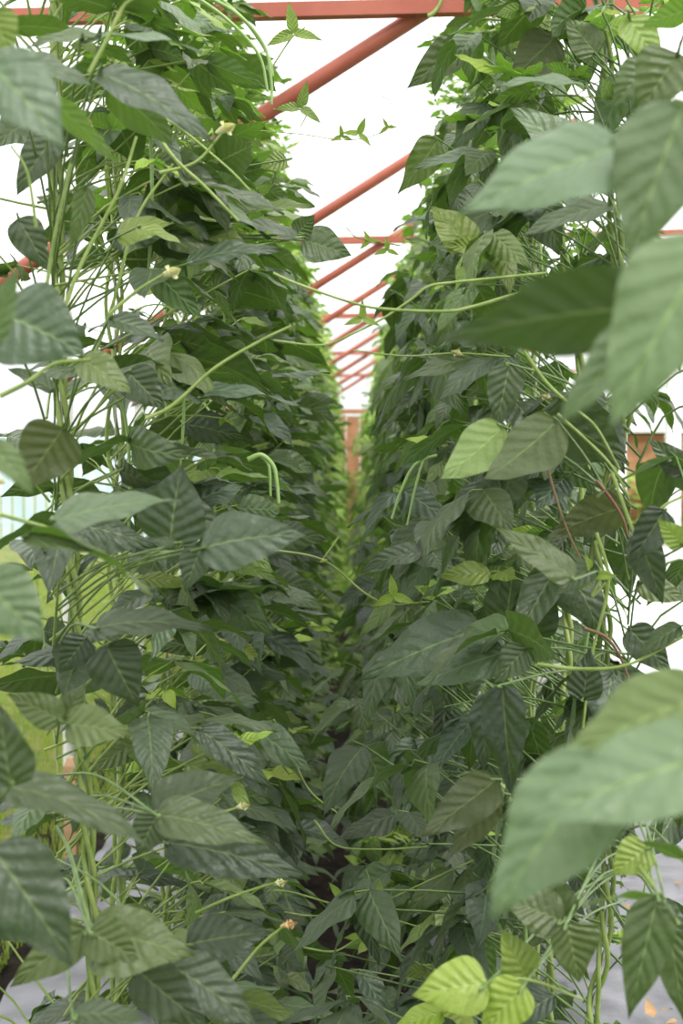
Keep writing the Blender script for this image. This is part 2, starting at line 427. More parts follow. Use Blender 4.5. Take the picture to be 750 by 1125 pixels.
def section(y, side):
    s = 'left' if side < 0 else 'right'
    for lim, w in ((8.0, 'before the second red cross beam'), (12.0, 'between the second and third red cross beams'),
                   (16.0, 'between the third and fourth red cross beams'), (99, 'beyond the fourth cross beam')):
        if y < lim: return 'climbing bean plant of the %s row, %s' % (s, w), '%s row bean plants %s' % (s, w)
shared = {}; strings = {}
for side, X0, first, step in ((-1, XL, 0.85, 0.585), (1, XR, 0.95, 0.60)):
    y = first; i = 0
    while y < 19.6:
        xj = X0 + random.uniform(-0.02, 0.02)
        org = np.array([xj, y, 0.0])
        near = i < 8
        if near:
            rs = np.random.RandomState(100 + i * 2 + (side > 0))
            root = empty('bean_plant', org)
            nl = [100, 100, 150, 165, 195, 215, 225, 230][i]
            lod = (6, 12) if i < 6 else (6, 8)
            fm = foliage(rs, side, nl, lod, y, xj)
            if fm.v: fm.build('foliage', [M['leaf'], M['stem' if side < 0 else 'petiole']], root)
            for vp in ([] if (side, i) in ((-1, 2), (1, 2), (1, 3)) else vine_paths(rs)):
                mb = MB(); mb.tube(vp, np.linspace(0.0052, 0.0028, 90), 7); mb.build('vine', M['stem'], root)
            add_extras(root, org, rs, side, y)
            tag(root, near_words[side][i], 'plant', 'bean plants in two rows')
        else:
            zone = 0 if y < 9 else 1
            key = (side, zone, i % 4)
            if key not in shared:
                rs = np.random.RandomState(500 + i + (side > 0) * 50)
                root = empty('bean_plant', org)
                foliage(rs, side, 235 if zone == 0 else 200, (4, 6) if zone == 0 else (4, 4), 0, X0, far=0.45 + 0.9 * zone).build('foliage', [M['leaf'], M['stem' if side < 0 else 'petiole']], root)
                mb = MB()
                for vp in vine_paths(rs)[:2]: mb.tube(vp[::5], 0.005, 5)
                mb.build('vine', M['stem'], root)
                shared[key] = root
            else:
                src = shared[key]; root = src.copy(); C.objects.link(root)
                root.location = tuple(org)
                for ch in list(src.children):
                    c = ch.copy(); C.objects.link(c); c.parent = root
            root.scale = (1, random.choice((1, -1)) * 1.0, random.uniform(0.96, 1.02))
            lab, grp = section(y, side)
            tag(root, lab, 'plant', grp)
        plants[side].append((root, org))
        s = 'left' if side < 0 else 'right'
        if near:
            strings[(side, i)] = support_string(xj, y, 'white twine up the middle of the %s vine of the %s row' % (('first', 'second', 'third', 'fourth', 'fifth', 'sixth', 'seventh', 'eighth')[i], s), 'plant strings')
        else:
            support_string(xj, y, section(y, side)[0].replace('climbing bean plant', 'white twine'), section(y, side)[1].replace('bean plants', 'strings'))
        y += step + random.uniform(-0.04, 0.04); i += 1

src = shared[(1, 1, 0)] if (1, 1, 0) in shared else list(shared.values())[-1]
for loc, zs, lab in (((-0.30, 19.9, 0), 1.0, 'tall bean plant growing against the brown door at the far end'),
                     ((0.02, 18.9, 0), 0.46, 'short bushy bean plant in the middle of the aisle at the far end')):
    root = src.copy(); C.objects.link(root); root.location = loc; root.scale = (0.8, 1, zs)
    for ch in list(src.children):
        c = ch.copy(); C.objects.link(c); c.parent = root
    tag(root, lab, 'plant')
    if 'group' in root: del root['group']
# ------------------------------------------------------------------ single leaves that show large
def nearest(side, y):
    return min(plants[side][2 if y >= 1.25 else 0:8], key=lambda r: abs(r[1][1] - y))

def hero(side, b, t, d, wr=0.6, n=(0, -0.5, 0.85), age=0.12, rnd=0.5, bend=0.4, fold=0.25, asym=0.0, dd=0.0, mat='leaf', attach=None, curl=0.12, pet=True, sway=0.0, quilt=0.0025, ruff=0.035, twist=None, pale=0.0, label=None):
    Bp = P(b[0], b[1], d); Tp = P(t[0], t[1], d + dd)
    ch = Tp - Bp; L = np.linalg.norm(ch)
    n = np.asarray(n, float); D = nrm(ch); nn = nrm(n - (n @ D) * D)
    # start direction so that the bent leaf still ends at Tp
    D0 = D * math.cos(bend / 2) + nn * math.sin(bend / 2); N0 = nn * math.cos(bend / 2) - D * math.sin(bend / 2)
    arc = L * (bend / 2) / math.sin(bend / 2) if bend > 0.02 else L
    root, org = nearest(side, d if attach is None else attach)
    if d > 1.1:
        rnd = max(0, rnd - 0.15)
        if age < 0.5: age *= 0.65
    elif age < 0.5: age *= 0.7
    mb = MB()
    if d < 1.1: quilt = max(quilt, 0.010)
    leaflets(mb, Bp - org, D0, N0, arc, wr, asym, bend, fold, curl=curl, ruff=ruff, age=age, rnd=rnd, nu=14, nv=28, quilt=quilt, sway=sway, twist=random.uniform(-0.35, 0.35) if twist is None else twist, pale=pale)  # pale puts the sheen of open skylight into the leaf colour
    o = mb.build('leaf', M[mat], root)
    if label: o['label'] = label
    if pet:
        A = np.array([0, 0, Bp[2] - random.uniform(0.06, 0.2)]); E = Bp - org
        md = (A + E) / 2 + np.array([0, 0, 0.02])
        m2 = MB(); m2.tube(curve([A, md, E, E + D0 * 0.004], 14), np.linspace(0.0019, 0.0012, 14), 6)
        m2.build('petiole', M['petiole'], o)
    return o

TOP = (0, -0.45, 0.9); FACE = (-0.1, -0.95, 0.35); UND = (0, 0.8, 0.55)
H = hero
# right side, close to the lens
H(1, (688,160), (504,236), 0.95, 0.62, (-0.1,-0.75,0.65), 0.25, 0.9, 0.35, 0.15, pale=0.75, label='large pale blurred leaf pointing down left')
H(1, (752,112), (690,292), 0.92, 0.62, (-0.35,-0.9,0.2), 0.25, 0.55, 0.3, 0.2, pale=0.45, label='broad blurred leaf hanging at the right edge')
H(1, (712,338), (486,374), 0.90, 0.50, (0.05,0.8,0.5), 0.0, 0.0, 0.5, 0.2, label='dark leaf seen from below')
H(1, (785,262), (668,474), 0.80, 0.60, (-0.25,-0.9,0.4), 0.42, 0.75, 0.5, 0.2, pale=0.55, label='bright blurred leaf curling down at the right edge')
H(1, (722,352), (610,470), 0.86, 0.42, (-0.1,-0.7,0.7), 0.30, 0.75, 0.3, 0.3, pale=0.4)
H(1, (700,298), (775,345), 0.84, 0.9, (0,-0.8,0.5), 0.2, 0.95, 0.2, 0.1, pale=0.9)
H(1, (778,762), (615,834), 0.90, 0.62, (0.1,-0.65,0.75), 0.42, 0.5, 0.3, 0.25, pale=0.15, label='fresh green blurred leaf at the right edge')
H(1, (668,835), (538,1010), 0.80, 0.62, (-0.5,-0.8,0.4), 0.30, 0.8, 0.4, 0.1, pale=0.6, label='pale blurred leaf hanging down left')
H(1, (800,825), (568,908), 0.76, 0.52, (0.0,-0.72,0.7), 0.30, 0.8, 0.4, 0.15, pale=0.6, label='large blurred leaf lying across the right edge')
# right, beyond
H(1, (553,468), (483,527), 1.75, 0.72, (0.5,0.75,-0.2), 0.55, 0.95, 0.4, 0.2, mat='olive', label='pale yellow-green leaf underside')
H(1, (612,462), (530,528), 1.70, 0.75, (0.5,0.75,-0.25), 0.1, 0.7, 0.4, 0.3, mat='olive', label='olive leaf underside')
H(1, (600,455), (690,508), 1.95, 0.8, (0,0.8,0.5), 0.0, 0.1, 0.3, 0.2)
H(1, (692,556), (602,590), 1.95, 0.6, (0,0.8,0.5), 0.15, 0.2, 0.4, 0.2, mat='olive')
H(1, (632,636), (541,577), 1.60, 0.42, (0.3,-0.7,0.6), 0.28, 0.4, 0.15, 0.15)
H(1, (530,690), (396,747), 2.10, 0.52, (-0.2,-0.8,0.55), 0.06, 0.75, 0.45, 0.15, pale=0.2, label='broad quilted grey-green leaf')
H(1, (556,716), (453,756), 2.00, 0.50, (-0.1,-0.7,0.65), 0.10, 0.85, 0.35, 0.15, pale=0.5)
H(1, (578,712), (542,752), 1.95, 0.75, (0,-0.8,0.55), 0.15, 0.85, 0.3, 0.2)
H(1, (556,682), (566,616), 2.15, 0.85, (-0.2,-0.85,0.5), 0.08, 0.7, 0.3, 0.15)
H(1, (585,700), (600,632), 2.1, 0.7, (0.2,-0.8,0.5), 0.1, 0.7, 0.5, 0.3)
H(1, (552,752), (563,876), 1.75, 0.45, (-0.3,-0.9,0.0), 0.0, 0.2, 0.3, 0.35, label='dark crinkled leaf hanging straight down', quilt=0.018)
H(1, (540,762), (530,848), 1.9, 0.5, (-0.5,-0.8,0.1), 0.02, 0.45, 0.3, 0.35)
H(1, (546,856), (461,920), 1.75, 0.50, (0.4,0.85,-0.1), 0.05, 0.4, 0.4, 0.2, mat='olive')
H(1, (540,868), (494,942), 1.78, 0.55, (0.5,0.8,-0.1), 0.05, 0.35, 0.4, 0.2, mat='olive')
H(1, (536,1080), (452,1094), 1.45, 0.78, (-0.1,-0.75,0.6), 0.75, 0.6, 0.5, 0.1, quilt=0.022, label='bright green crinkled leaf')
H(1, (576,1082), (528,1135), 1.45, 0.8, (0,-0.8,0.6), 0.8, 0.6, 0.4, 0.2, quilt=0.015)
H(1, (578,1076), (550,1020), 1.5, 0.8, (0,-0.8,0.5), 0.55, 0.4, 0.4, 0.2)
H(1, (622,1014), (636,1080), 1.45, 0.85, (0,-0.9,0.35), 0.30, 0.4, 0.3, 0.2, asym=-0.3)
H(1, (618,1012), (548,985), 1.5, 0.75, (0,-0.85,0.5), 0.28, 0.35, 0.3, 0.2)
H(1, (622,1012), (590,958), 1.52, 0.75, (0,-0.9,0.4), 0.22, 0.35, 0.3, 0.2)
H(1, (722,985), (690,1120), 1.3, 0.42, (-0.2,-0.9,0.2), 0.2, 0.75, 0.3, 0.15, label='narrow leaf hanging down')
H(1, (735,1020), (752,1125), 1.4, 0.4, (-0.2,-0.9,0.2), 0.2, 0.6, 0.3, 0.15)
H(1, (730,990), (641,996), 1.32, 0.4, (0,0.55,0.8), 0.55, 0.6, 0.6, 0.3)
H(1, (712,930), (672,962), 1.45, 0.9, (0,-0.7,0.7), 0.6, 0.5, 0.4, 0.2)
H(1, (628,958), (600,920), 1.6, 0.8, (0.3,-0.85,0.4), 0.05, 0.3, 0.4, 0.3)
H(1, (750,945), (700,925), 1.35, 0.7, (0,0.5,0.8), 0.35, 0.3, 0.4, 0.3)
H(1, (510,46), (446,98), 2.45, 0.52, (0.55,-0.75,0.4), 0.25, 0.15, 0.45, 0.2, label='dark green leaf against the white roof')
H(1, (482,153), (437,213), 2.45, 0.55, (0.6,-0.7,0.4), 0.45, 0.4, 0.3, 0.15)
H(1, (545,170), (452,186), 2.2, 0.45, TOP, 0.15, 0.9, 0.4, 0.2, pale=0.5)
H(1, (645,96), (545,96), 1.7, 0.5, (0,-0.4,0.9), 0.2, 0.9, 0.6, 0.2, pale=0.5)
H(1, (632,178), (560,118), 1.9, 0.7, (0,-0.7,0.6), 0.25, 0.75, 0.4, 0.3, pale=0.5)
H(1, (516,274), (472,226), 2.1, 0.8, (0.1,-0.85,0.5), 0.50, 0.3, 0.4, 0.2)
H(1, (518,285), (445,262), 2.3, 0.55, TOP, 0.2, 0.8, 0.4, 0.2)
H(1, (560,260), (515,300), 2.2, 0.85, FACE, 0.2, 0.8, 0.4, 0.2)
H(1, (672,225), (568,262), 1.7, 0.42, (0,-0.6,0.8), 0.12, 0.6, 0.4, 0.2)
H(1, (610,40), (560,88), 2.1, 0.8, (0.2,0.8,0.2), 0.1, 0.3, 0.4, 0.2, mat='olive')
H(1, (690,20), (725,75), 1.6, 0.8, (0.1,-0.9,0.35), 0.55, 0.8, 0.3, 0.2)
H(1, (760,10), (705,30), 1.5, 0.6, (0,0.6,0.7), 0.7, 0.7, 0.4, 0.2)
H(1, (745,60), (700,130), 1.35, 0.9, FACE, 0.28, 0.45, 0.6, 0.4, quilt=0.03, label='crumpled dark green leaf')
H(1, (715,72), (672,118), 1.4, 0.8, (0.1,-0.8,0.5), 0.22, 0.7, 0.6, 0.3, quilt=0.02)
H(1, (655,60), (620,20), 2.0, 0.8, FACE, 0.25, 0.6, 0.4, 0.2)
H(1, (560,400), (545,470), 1.9, 0.6, (-0.2,-0.9,0.3), 0.12, 0.6, 0.3, 0.2)
H(1, (525,392), (440,420), 2.2, 0.5, (0,-0.6,0.8), 0.2, 0.7, 0.4, 0.2)
H(1, (730,560), (690,620), 1.7, 0.6, (0.3,-0.85,0.4), 0.02, 0.3, 0.4, 0.3)
H(1, (700,585), (728,665), 1.75, 0.5, (-0.2,-0.9,0.3), 0.04, 0.3, 0.4, 0.3)
H(1, (655,620), (610,655), 1.8, 0.7, TOP, 0.1, 0.6, 0.4, 0.2)
H(1, (750,600), (722,570), 1.6, 0.7, FACE, 0.6, 0.6, 0.4, 0.2)
H(1, (640,770), (648,712), 1.9, 0.7, FACE, 0.05, 0.35, 0.4, 0.2)
H(1, (748,688), (700,722), 1.8, 0.6, TOP, 0.1, 0.6, 0.4, 0.2)
H(1, (690,690), (738,742), 1.9, 0.6, FACE, 0.06, 0.4, 0.4, 0.2)
H(1, (752,520), (712,482), 1.8, 0.6, FACE, 0.1, 0.4, 0.4, 0.2)
H(1, (700,640), (755,660), 2.0, 0.6, FACE, 0.35, 0.4, 0.4, 0.2)
H(1, (668,560), (640,600), 2.0, 0.7, FACE, 0.05, 0.3, 0.4, 0.2)
H(-1, (60,150), (18,215), 1.7, 0.6, FACE, 0.1, 0.4, 0.4, 0.2)
H(-1, (20,240), (55,300), 1.7, 0.6, FACE, 0.1, 0.4, 0.4, 0.2)
H(-1, (60,430), (8,405), 1.7, 0.55, TOP, 0.1, 0.5, 0.4, 0.2)
# left side
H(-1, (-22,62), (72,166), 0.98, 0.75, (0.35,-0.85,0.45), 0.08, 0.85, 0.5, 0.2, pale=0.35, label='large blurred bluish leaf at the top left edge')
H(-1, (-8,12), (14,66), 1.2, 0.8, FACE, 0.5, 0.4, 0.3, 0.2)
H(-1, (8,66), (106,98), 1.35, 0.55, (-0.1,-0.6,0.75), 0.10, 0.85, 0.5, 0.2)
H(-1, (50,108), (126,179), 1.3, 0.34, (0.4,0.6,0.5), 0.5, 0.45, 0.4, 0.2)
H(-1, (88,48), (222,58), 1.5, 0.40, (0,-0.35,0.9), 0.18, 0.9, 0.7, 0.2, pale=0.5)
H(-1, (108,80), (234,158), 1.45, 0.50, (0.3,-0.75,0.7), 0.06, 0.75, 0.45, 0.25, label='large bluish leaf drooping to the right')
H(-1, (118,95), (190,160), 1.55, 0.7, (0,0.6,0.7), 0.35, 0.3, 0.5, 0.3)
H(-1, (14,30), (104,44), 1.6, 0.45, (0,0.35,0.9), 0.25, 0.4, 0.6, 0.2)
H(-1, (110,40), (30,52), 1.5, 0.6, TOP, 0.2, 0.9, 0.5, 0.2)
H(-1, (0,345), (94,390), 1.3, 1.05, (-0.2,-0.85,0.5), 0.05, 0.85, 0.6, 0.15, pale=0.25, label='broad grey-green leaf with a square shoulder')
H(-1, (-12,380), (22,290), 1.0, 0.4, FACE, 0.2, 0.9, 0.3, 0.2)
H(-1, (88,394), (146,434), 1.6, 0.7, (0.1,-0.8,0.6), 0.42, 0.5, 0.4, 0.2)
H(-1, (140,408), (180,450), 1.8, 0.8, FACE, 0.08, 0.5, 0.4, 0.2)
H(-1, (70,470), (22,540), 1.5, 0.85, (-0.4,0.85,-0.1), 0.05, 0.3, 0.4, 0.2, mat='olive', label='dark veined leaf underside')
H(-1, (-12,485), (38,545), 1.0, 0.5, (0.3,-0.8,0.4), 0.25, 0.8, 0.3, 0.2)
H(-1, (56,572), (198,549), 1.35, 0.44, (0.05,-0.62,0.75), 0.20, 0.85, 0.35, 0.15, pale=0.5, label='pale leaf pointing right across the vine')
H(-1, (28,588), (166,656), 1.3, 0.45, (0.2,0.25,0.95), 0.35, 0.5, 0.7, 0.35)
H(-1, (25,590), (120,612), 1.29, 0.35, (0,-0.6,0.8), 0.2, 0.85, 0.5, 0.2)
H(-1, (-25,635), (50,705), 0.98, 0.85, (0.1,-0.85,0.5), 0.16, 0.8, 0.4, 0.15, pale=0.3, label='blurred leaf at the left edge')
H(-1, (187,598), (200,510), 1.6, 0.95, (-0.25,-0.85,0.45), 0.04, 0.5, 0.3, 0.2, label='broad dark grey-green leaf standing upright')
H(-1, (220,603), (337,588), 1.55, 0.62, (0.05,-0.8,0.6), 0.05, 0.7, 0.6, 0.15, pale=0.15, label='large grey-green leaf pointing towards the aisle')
H(-1, (212,605), (290,620), 1.6, 0.6, (0,0.4,0.7), 0.05, 0.15, 0.5, 0.3)
H(-1, (222,600), (204,650), 1.57, 0.8, (-0.3,-0.8,0.4), 0.08, 0.75, 0.4, 0.2)
H(-1, (195,598), (162,592), 1.58, 0.6, TOP, 0.1, 0.7, 0.3, 0.2)
H(-1, (104,690), (234,692), 1.6, 0.42, (0,-0.5,0.85), 0.10, 0.35, 0.6, 0.2)
H(-1, (116,708), (152,776), 1.6, 0.85, FACE, 0.06, 0.35, 0.4, 0.2)
H(-1, (95,700), (65,740), 1.6, 0.8, (0.3,-0.8,0.3), 0.0, 0.1, 0.4, 0.2)
H(-1, (72,795), (146,806), 1.4, 0.72, (0,-0.85,0.5), 0.38, 0.5, 0.4, 0.2, label='fresh green pointed leaf')
H(-1, (68,792), (8,762), 1.42, 0.6, (0,-0.85,0.5), 0.32, 0.4, 0.4, 0.2)
H(-1, (12,864), (0,772), 1.2, 0.75, FACE, 0.10, 0.45, 0.3, 0.2)
H(-1, (68,795), (95,750), 1.45, 0.7, FACE, 0.2, 0.4, 0.4, 0.2)
H(-1, (-10,862), (172,938), 1.25, 0.28, (0.1,-0.45,0.9), 0.15, 0.5, 0.8, 0.2, label='long leaf arching down to the right')
H(-1, (-10,930), (80,1062), 1.15, 0.62, (0.3,-0.8,0.5), 0.06, 0.55, 0.4, 0.2, label='large dark leaf drooping at the lower left edge')
H(-1, (100,1022), (214,1050), 1.35, 0.75, (0.05,-0.8,0.6), 0.32, 0.45, 0.5, 0.2, asym=0.25, label='fresh green leaf with a wide base')
H(-1, (98,1022), (154,1056), 1.33, 0.8, (0,-0.85,0.5), 0.32, 0.5, 0.3, 0.2)
H(-1, (95,1020), (10,1085), 1.38, 0.5, FACE, 0.35, 0.35, 0.3, 0.2)
H(-1, (168,892), (268,852), 1.55, 0.62, (0,-0.75,0.6), 0.12, 0.4, 0.4, 0.2)
H(-1, (170,894), (296,928), 1.5, 0.45, (0,-0.7,0.7), 0.22, 0.45, 0.4, 0.2)
H(-1, (172,896), (152,940), 1.5, 0.9, FACE, 0.12, 0.55, 0.4, 0.2)
H(-1, (180,925), (340,966), 1.6, 0.38, (0,-0.7,0.75), 0.05, 0.35, 0.5, 0.2)
H(-1, (205,1038), (300,1024), 1.6, 0.62, (0,-0.8,0.6), 0.05, 0.35, 0.5, 0.2)
H(-1, (188,1060), (286,1130), 1.4, 0.55, (0.1,-0.75,0.6), 0.08, 0.35, 0.5, 0.2)
H(-1, (150,1065), (230,1130), 1.38, 0.6, FACE, 0.1, 0.35, 0.5, 0.2)
H(-1, (80,1115), (165,1122), 1.3, 0.5, TOP, 0.12, 0.7, 0.5, 0.2)
H(-1, (215,800), (300,868), 1.9, 0.4, (0,-0.6,0.8), 0.05, 0.45, 0.5, 0.2)
H(-1, (332,264), (386,281), 2.2, 0.9, (-0.1,-0.8,0.5), 0.2, 0.75, 0.2, 0.2, label='triangular leaf against the white roof')
H(-1, (326,262), (246,243), 2.15, 0.45, (0,-0.5,0.85), 0.12, 0.5, 0.5, 0.2)
H(-1, (326,258), (346,236), 2.18, 0.9, (0,0.7,0.4), 0.25, 0.2, 0.4, 0.2)
H(-1, (205,290), (312,276), 1.9, 0.40, (0,-0.55,0.85), 0.05, 0.8, 0.6, 0.2)
H(-1, (95,205), (75,275), 1.5, 0.42, (0.6,-0.7,0.1), 0.3, 0.5, 0.4, 0.3)
H(-1, (150,250), (205,272), 1.8, 0.8, TOP, 0.5, 0.5, 0.4, 0.2)
H(-1, (128,262), (190,245), 1.85, 0.7, (0,-0.7,0.7), 0.5, 0.4, 0.4, 0.2)
H(-1, (120,350), (180,375), 1.7, 0.8, TOP, 0.08, 0.7, 0.4, 0.2)
H(-1, (315,175), (285,185), 2.7, 0.9, FACE, 0.5, 0.4, 0.3, 0.2)

# ------------------------------------------------------------------ long shoots over the aisle
def shoot(side, pts, d, r=0.0016, leaves=(), attach=None, mat='stem', name='shoot', tip=None, dd=0.0, dry=False):
    root, org = nearest(side, attach or d)
    k = len(pts)
    w = [P(x, y, d + dd * i / max(1, k - 1)) - org for i, (x, y) in enumerate(pts)]
    mb = MB(); c = curve(w, 14 * k)
    mb.tube(c, np.linspace(r * 1.15, r * 0.75, len(c)), 6)
    o = mb.build(name, M[mat], root)
    for (x, y, s, ag) in leaves:
        b = P(x, y, d + dd * 0.5) - org; lm = MB()
        L = s * d / FPX; rr = random.uniform(-0.6, 0.6)
        ds = [(math.sin(a + rr), -0.2, math.cos(a + rr)) for a in (0, 1.9, -1.9)]
        leaflets(lm, np.array([b] * 3), np.array(ds), np.array([(0.3, -0.9, 0.35)] * 3), L, 0.45, bend=0.3, fold=0.3, age=ag, rnd=0.6, nu=6, nv=8)
        lm.build('leaflet', M['leaf'], o)
    if tip is not None:
        flower_mb(P(tip[0], tip[1], d + dd) - org, (0.6 * -side, -0.2, 0.2), tip[2]).build('flower', M['dry' if dry else 'petal'], o)
    return o

shoot(1, [(640,300),(560,325),(519,337),(490,342),(428,340),(388,333),(327,312),(300,300)], 1.8, 0.0022)
shoot(1, [(600,300),(500,310),(470,315),(450,330),(420,350),(388,366),(353,379),(300,374)], 1.9, 0.0017, [(398,350,22,0.6)])
shoot(1, [(560,392),(502,388),(445,391),(388,385)], 2.1, 0.0013, tip=(503,388,1.2))
shoot(-1, [(260,596),(292,603),(354,615),(400,651),(429,664),(472,661)], 2.3, 0.0018, [(432,655,26,0.8)], tip=(355,616,0.8))
shoot(-1, [(354,615),(372,590),(366,596)], 2.3, 0.0014)
shoot(-1, [(300,790),(314,815),(339,867),(373,895)], 2.6, 0.0020, tip=(374,895,0.8))
shoot(1, [(345,901),(370,929),(419,933),(470,930)], 2.5, 0.0018)
shoot(1, [(300,978),(324,981),(391,999),(422,990),(480,963),(520,945)], 2.3, 0.0017, [(415,988,24,0.75), (374,986,22,0.7)])
shoot(1, [(312,1002),(345,1006),(385,999),(405,975),(402,955)], 2.35, 0.0014)
shoot(-1, [(391,999),(425,1008),(462,1019)], 2.3, 0.0016)
shoot(1, [(333,1041),(367,1045),(397,1029),(434,1015)], 2.35, 0.0018, [(395,1028,18,0.8)], tip=(434,1015,0.8))
shoot(-1, [(225,1105),(250,1082),(285,1040),(311,1018)], 1.9, 0.0026, tip=(316,1016,1.5), dry=True, name='flower_stalk')
shoot(-1, [(215,1003),(250,987),(285,975),(303,970)], 2.0, 0.0024, tip=(306,970,1.4), name='flower_stalk')
shoot(-1, [(200,905),(235,895),(262,887)], 1.9, 0.0022, tip=(265,886,1.3), name='flower_stalk')
shoot(-1, [(280,143),(315,146),(335,148),(380,154),(412,148),(430,136),(428,112),(415,104)], 2.9, 0.0011, [(394,147,20,0.75), (425,140,12,0.8), (375,150,14,0.8)])
shoot(-1, [(384,140),(382,112),(362,103)], 2.9, 0.0009)
shoot(-1, [(300,120),(335,122),(330,140)], 2.6, 0.0013, [(330,118,30,0.45)])
shoot(-1, [(298,75),(320,42),(335,30)], 2.5, 0.0015, [(322,36,34,0.55)])
shoot(-1, [(215,-10),(260,15),(290,50),(298,90),(298,115)], 2.2, 0.003, name='pod', mat='pod')
shoot(-1, [(205,-10),(250,22),(284,60),(294,100)], 2.25, 0.003, name='pod', mat='pod')
shoot(-1, [(232,-10),(268,22),(294,60),(300,84)], 2.3, 0.0028, name='pod', mat='pod')
shoot(-1, [(150,115),(190,172),(225,205),(262,243)], 1.7, 0.0022)
shoot(-1, [(115,112),(180,130),(245,180),(275,210)], 1.8, 0.0017)
shoot(-1, [(160,460),(190,445),(235,405),(285,375),(320,358)], 1.7, 0.0021)
shoot(-1, [(175,190),(215,178),(243,147)], 1.75, 0.002, tip=(246,142,1.6), name='flower_stalk')
shoot(-1, [(120,345),(150,320),(182,300)], 1.7, 0.0022, tip=(186,300,1.6), name='flower_stalk')
shoot(-1, [(272,505),(287,500),(300,512),(304,530),(306,553)], 2.1, 0.0036, name='pod', mat='pod')
shoot(-1, [(285,500),(295,512),(297,545)], 2.12, 0.003, name='pod', mat='pod')
shoot(1, [(480,500),(462,506),(450,518),(438,545),(430,570)], 2.2, 0.0024, name='pod', mat='pod')
shoot(1, [(470,500),(464,508),(455,540),(447,577)], 2.2, 0.0024, name='pod', mat='pod')
shoot(-1, [(98,80),(118,42),(135,8),(150,-4)], 1.4, 0.0019)
shoot(-1, [(40,250),(30,190),(12,160)], 1.5, 0.0018)
shoot(-1, [(22,400),(45,345),(60,260),(78,180)], 1.6, 0.0026)
shoot(-1, [(55,390),(85,300),(130,210),(150,150)], 1.7, 0.0024)
shoot(-1, [(100,400),(125,330),(150,240),(190,180)], 1.9, 0.0024)
shoot(-1, [(0,435),(30,420),(60,400),(100,395)], 1.45, 0.0024)
shoot(-1, [(0,565),(25,572),(55,580)], 1.4, 0.002)
shoot(1, [(575,385),(600,420),(630,448),(655,470),(680,515)], 1.75, 0.0019)
shoot(1, [(612,455),(640,480),(670,510),(690,545)], 1.72, 0.0018)
shoot(1, [(655,528),(672,550),(684,570),(690,590)], 1.9, 0.0024, mat='stem_red')
shoot(1, [(641,690),(665,700),(680,720),(690,745)], 1.9, 0.0024, mat='stem_red')
shoot(1, [(600,510),(618,570),(640,620)], 1.95, 0.0018, mat='stem_red')
shoot(1, [(590,730),(640,735),(690,730),(750,700)], 1.8, 0.0026)
shoot(1, [(655,585),(668,640),(650,720),(640,800)], 1.9, 0.0024)
shoot(1, [(672,520),(705,600),(725,560),(750,545)], 1.7, 0.002)
shoot(1, [(660,632),(650,655),(665,640)], 1.8, 0.002, [(652,632,26,0.8)])
shoot(1, [(520,1082),(577,1076),(640,1098)], 1.46, 0.002)
shoot(1, [(700,950),(725,985),(745,1015)], 1.35, 0.0026)
shoot(1, [(530,20),(575,24),(625,22)], 2.4, 0.002)
shoot(1, [(600,20),(590,35),(602,50),(596,75)], 2.3, 0.002)
shoot(1, [(660,325),(600,340),(560,372)], 2.0, 0.0022)
shoot(1, [(440,270),(395,262),(380,250)], 3.0, 0.0014, [(405,265,14,0.9), (425,275,16,0.85)])
# a vine wound over the nearest beam
shoot(1, [(470,18),(476,14),(482,6),(486,-6)], 3.85, 0.006, attach=4.0, name='tendril')
shoot(1, [(474,24),(471,40),(482,58),(500,72)], 3.8, 0.0018, attach=4.0, name='tendril')

# thick twisted vines of the near plants that show in front
def bundle(side, idx, path, n=3, r=0.0044, hr=0.0068):
    root, org = plants[side][idx]
    d = org[1]
    pts = [P(x, y, d) - org for x, y in path]
    w = curve([np.array([0, 0, 2.72])] + pts + [np.array([0, 0, 0.25]), np.array([0, 0, 0.0])], 220)
    ln = np.r_[0, np.cumsum(np.linalg.norm(np.diff(w, axis=0), axis=1))]
    mb = MB(); mb.tube(w, 0.0016, 5); so_ = mb.build('twine_path', M['string']); strings[(side, idx)].data = so_.data; bpy.data.objects.remove(so_)
    for k in range(n):
        th = ln / 0.2 * 6.28 + k * 6.28 / n
        q = w + np.stack([hr * np.cos(th), hr * np.sin(th), 0 * th], 1)
        mb = MB(); mb.tube(q, r, 7); mb.build('vine', M['stem'], root)
bundle(-1, 2, [(60,-20),(62,200),(66,420),(80,620),(86,780),(97,920),(100,1145)])
bundle(1, 2, [(670,-20),(666,80),(672,200),(682,320),(690,430),(672,520),(655,600),(665,700),(650,790),(668,900),(664,1040),(650,1145)], 3, 0.004, 0.008)
bundle(1, 3, [(604,-20),(600,100),(622,300),(645,480),(622,640),(625,720),(610,850),(605,1145)], 2, 0.005, 0.005)

